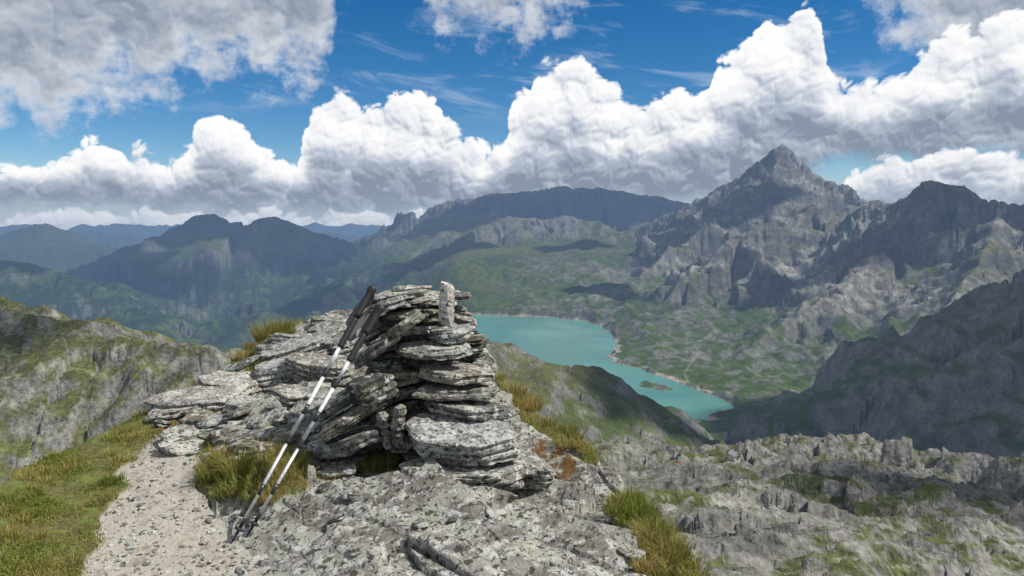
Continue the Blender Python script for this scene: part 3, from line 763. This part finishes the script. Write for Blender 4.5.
rel=g.m('ADD',big,g.m('ADD',g.m('MULTIPLY',p2_,.16),g.m('MULTIPLY',p3,.05)))
rel=g.m('ADD',rel,g.m('MULTIPLY',g.m('SUBTRACT',fn,.5),.17))
d1=g.m('ADD',g.m('SUBTRACT',t1,Vv),g.m('MULTIPLY',g.m('SUBTRACT',rel,.72),3.6))
bb=g.m('ADD',g.m('SUBTRACT',Vv,b1),g.m('MULTIPLY',g.m('SUBTRACT',fn2,.5),1.6))
d2=g.m('ADD',g.m('SUBTRACT',Vv,b2),g.m('ADD',g.m('MULTIPLY',g.m('SUBTRACT',rel,.72),3.),g.m('MULTIPLY',g.m('SUBTRACT',fn2,.5),8.)))
d3=g.m('ADD',g.m('SUBTRACT',t3,Vv),g.m('MULTIPLY',g.m('SUBTRACT',rel,.74),2.6))
g.put(gout.inputs[0],rel);g.put(gout.inputs[1],d1);g.put(gout.inputs[2],d2);g.put(gout.inputs[3],bb);g.put(gout.inputs[4],big);g.put(gout.inputs[5],d3)
tc=b.n('ShaderNodeTexCoord').outputs['Generated']
nrm=b.vm('NORMALIZE',tc);sep=b.n('ShaderNodeSeparateXYZ');b.put(sep.inputs[0],nrm)
x_,y_,z_=sep.outputs
u=b.m('MULTIPLY',b.m('ARCTAN2',x_,y_),57.29578);v=b.m('MULTIPLY',b.m('ARCSINE',z_),57.29578)
def call(u,v):
    nd=b.n('ShaderNodeGroup');nd.node_tree=gt;b.put(nd.inputs[0],u);b.put(nd.inputs[1],v);return nd.outputs
c0=call(u,v);c1=call(b.m('ADD',u,.15),b.m('ADD',v,.30));c2=call(b.m('ADD',u,.6),b.m('ADD',v,1.1))
sky=b.n('ShaderNodeTexSky',sky_type='NISHITA');sky.sun_disc=False;sky.sun_elevation=SEL;sky.sun_rotation=SAZ;sky.altitude=2600;sky.air_density=1.;sky.dust_density=.3;sky.ozone_density=2.5
hs=b.n('ShaderNodeHueSaturation');hs.inputs['Saturation'].default_value=1.4;hs.inputs['Value'].default_value=.95;b.put(hs.inputs['Color'],sky.outputs[0])
skyc=hs.outputs[0]
K=1/STR
def S(c): return tuple(q*K for q in c)
skyc=b.mix(b.m('MULTIPLY',b.mr(v,3.2,-.5),.75),skyc,S((.36,.47,.62)))
cmbs=b.n('ShaderNodeCombineXYZ');b.put(cmbs.inputs[0],b.m('MULTIPLY',u,.10));b.put(cmbs.inputs[1],b.m('ADD',b.m('MULTIPLY',v,.5),b.m('MULTIPLY',u,.07)))
ci=b.noise(cmbs.outputs[0],1.3,6,.6,.4,'2D')
cm=b.m('MULTIPLY',b.mr(ci,.5,.75),b.m('MULTIPLY',b.mr(v,6.,9.),.35))
skyc=b.mix(cm,skyc,S((.62,.72,.86)))
s1=b.m('SUBTRACT',c0[0],c1[0]);s2=b.m('SUBTRACT',c0[4],c2[4])
hrel=b.m('DIVIDE',c0[3],b.m('ADD',b.m('ADD',b.m('MAXIMUM',c0[3],0.),b.m('MAXIMUM',c0[1],.0)),.5))
lit=b.m('ADD',b.m('ADD',.47,b.m('MULTIPLY',s1,1.3)),b.m('MULTIPLY',s2,.7))
lit=b.m('ADD',lit,b.mr(hrel,.18,.72,-.42,.38,True))
lit=b.m('ADD',lit,b.m('MULTIPLY',b.mr(c0[1],0.,1.5,1.,0.),.15))
lit=b.m('MINIMUM',b.m('MAXIMUM',lit,0.),1.)
def ramp(l):
    rmp=b.n('ShaderNodeValToRGB');b.put(rmp.inputs[0],l)
    e=rmp.color_ramp.elements;e[0].position=0;e[0].color=(*S((.25,.30,.39)),1);e[1].position=1;e[1].color=(*S((.99,.99,.99)),1)
    q=e.new(.4);q.color=(*S((.46,.52,.62)),1);q=e.new(.75);q.color=(*S((.84,.86,.9)),1)
    return rmp.outputs[0]
a1=b.m('MULTIPLY',b.mr(c0[1],-.05,.45),b.mr(c0[3],-.6,.9))
lit2=b.m('ADD',.38,b.m('ADD',b.m('MULTIPLY',s1,.75),b.m('MULTIPLY',s2,.7)));lit2=b.m('ADD',lit2,b.mr(c0[2],0.,4.,.40,-.2,False))
lit2=b.m('MINIMUM',b.m('MAXIMUM',lit2,0.),1.)
up=b.mix(lit2,S((.28,.33,.41)),S((.88,.9,.93)))
a2=b.m('MULTIPLY',b.mr(c0[2],-1.4,2.6),.95)
lit3=b.m('ADD',b.m('ADD',.62,b.m('MULTIPLY',s1,1.3)),b.m('ADD',b.m('MULTIPLY',s2,.5),b.mr(c0[5],0.,3.,.2,-.3,False)))
lit3=b.m('MINIMUM',b.m('MAXIMUM',lit3,0.),1.)
res=b.mix(a2,skyc,up);res=b.mix(a1,res,ramp(lit));res=b.mix(b.mr(c0[5],0.,.4),res,ramp(lit3))
res=b.mix(b.m('MULTIPLY',b.mr(v,2.6,-.6),.5),res,S((.31,.41,.56)))
bg=b.n('ShaderNodeBackground');b.put(bg.inputs[0],res);bg.inputs[1].default_value=STR
wo=b.n('ShaderNodeOutputWorld');b.put(wo.inputs[0],bg.outputs[0])
scene.view_settings.view_transform='Standard';scene.view_settings.look='None';scene.view_settings.exposure=0
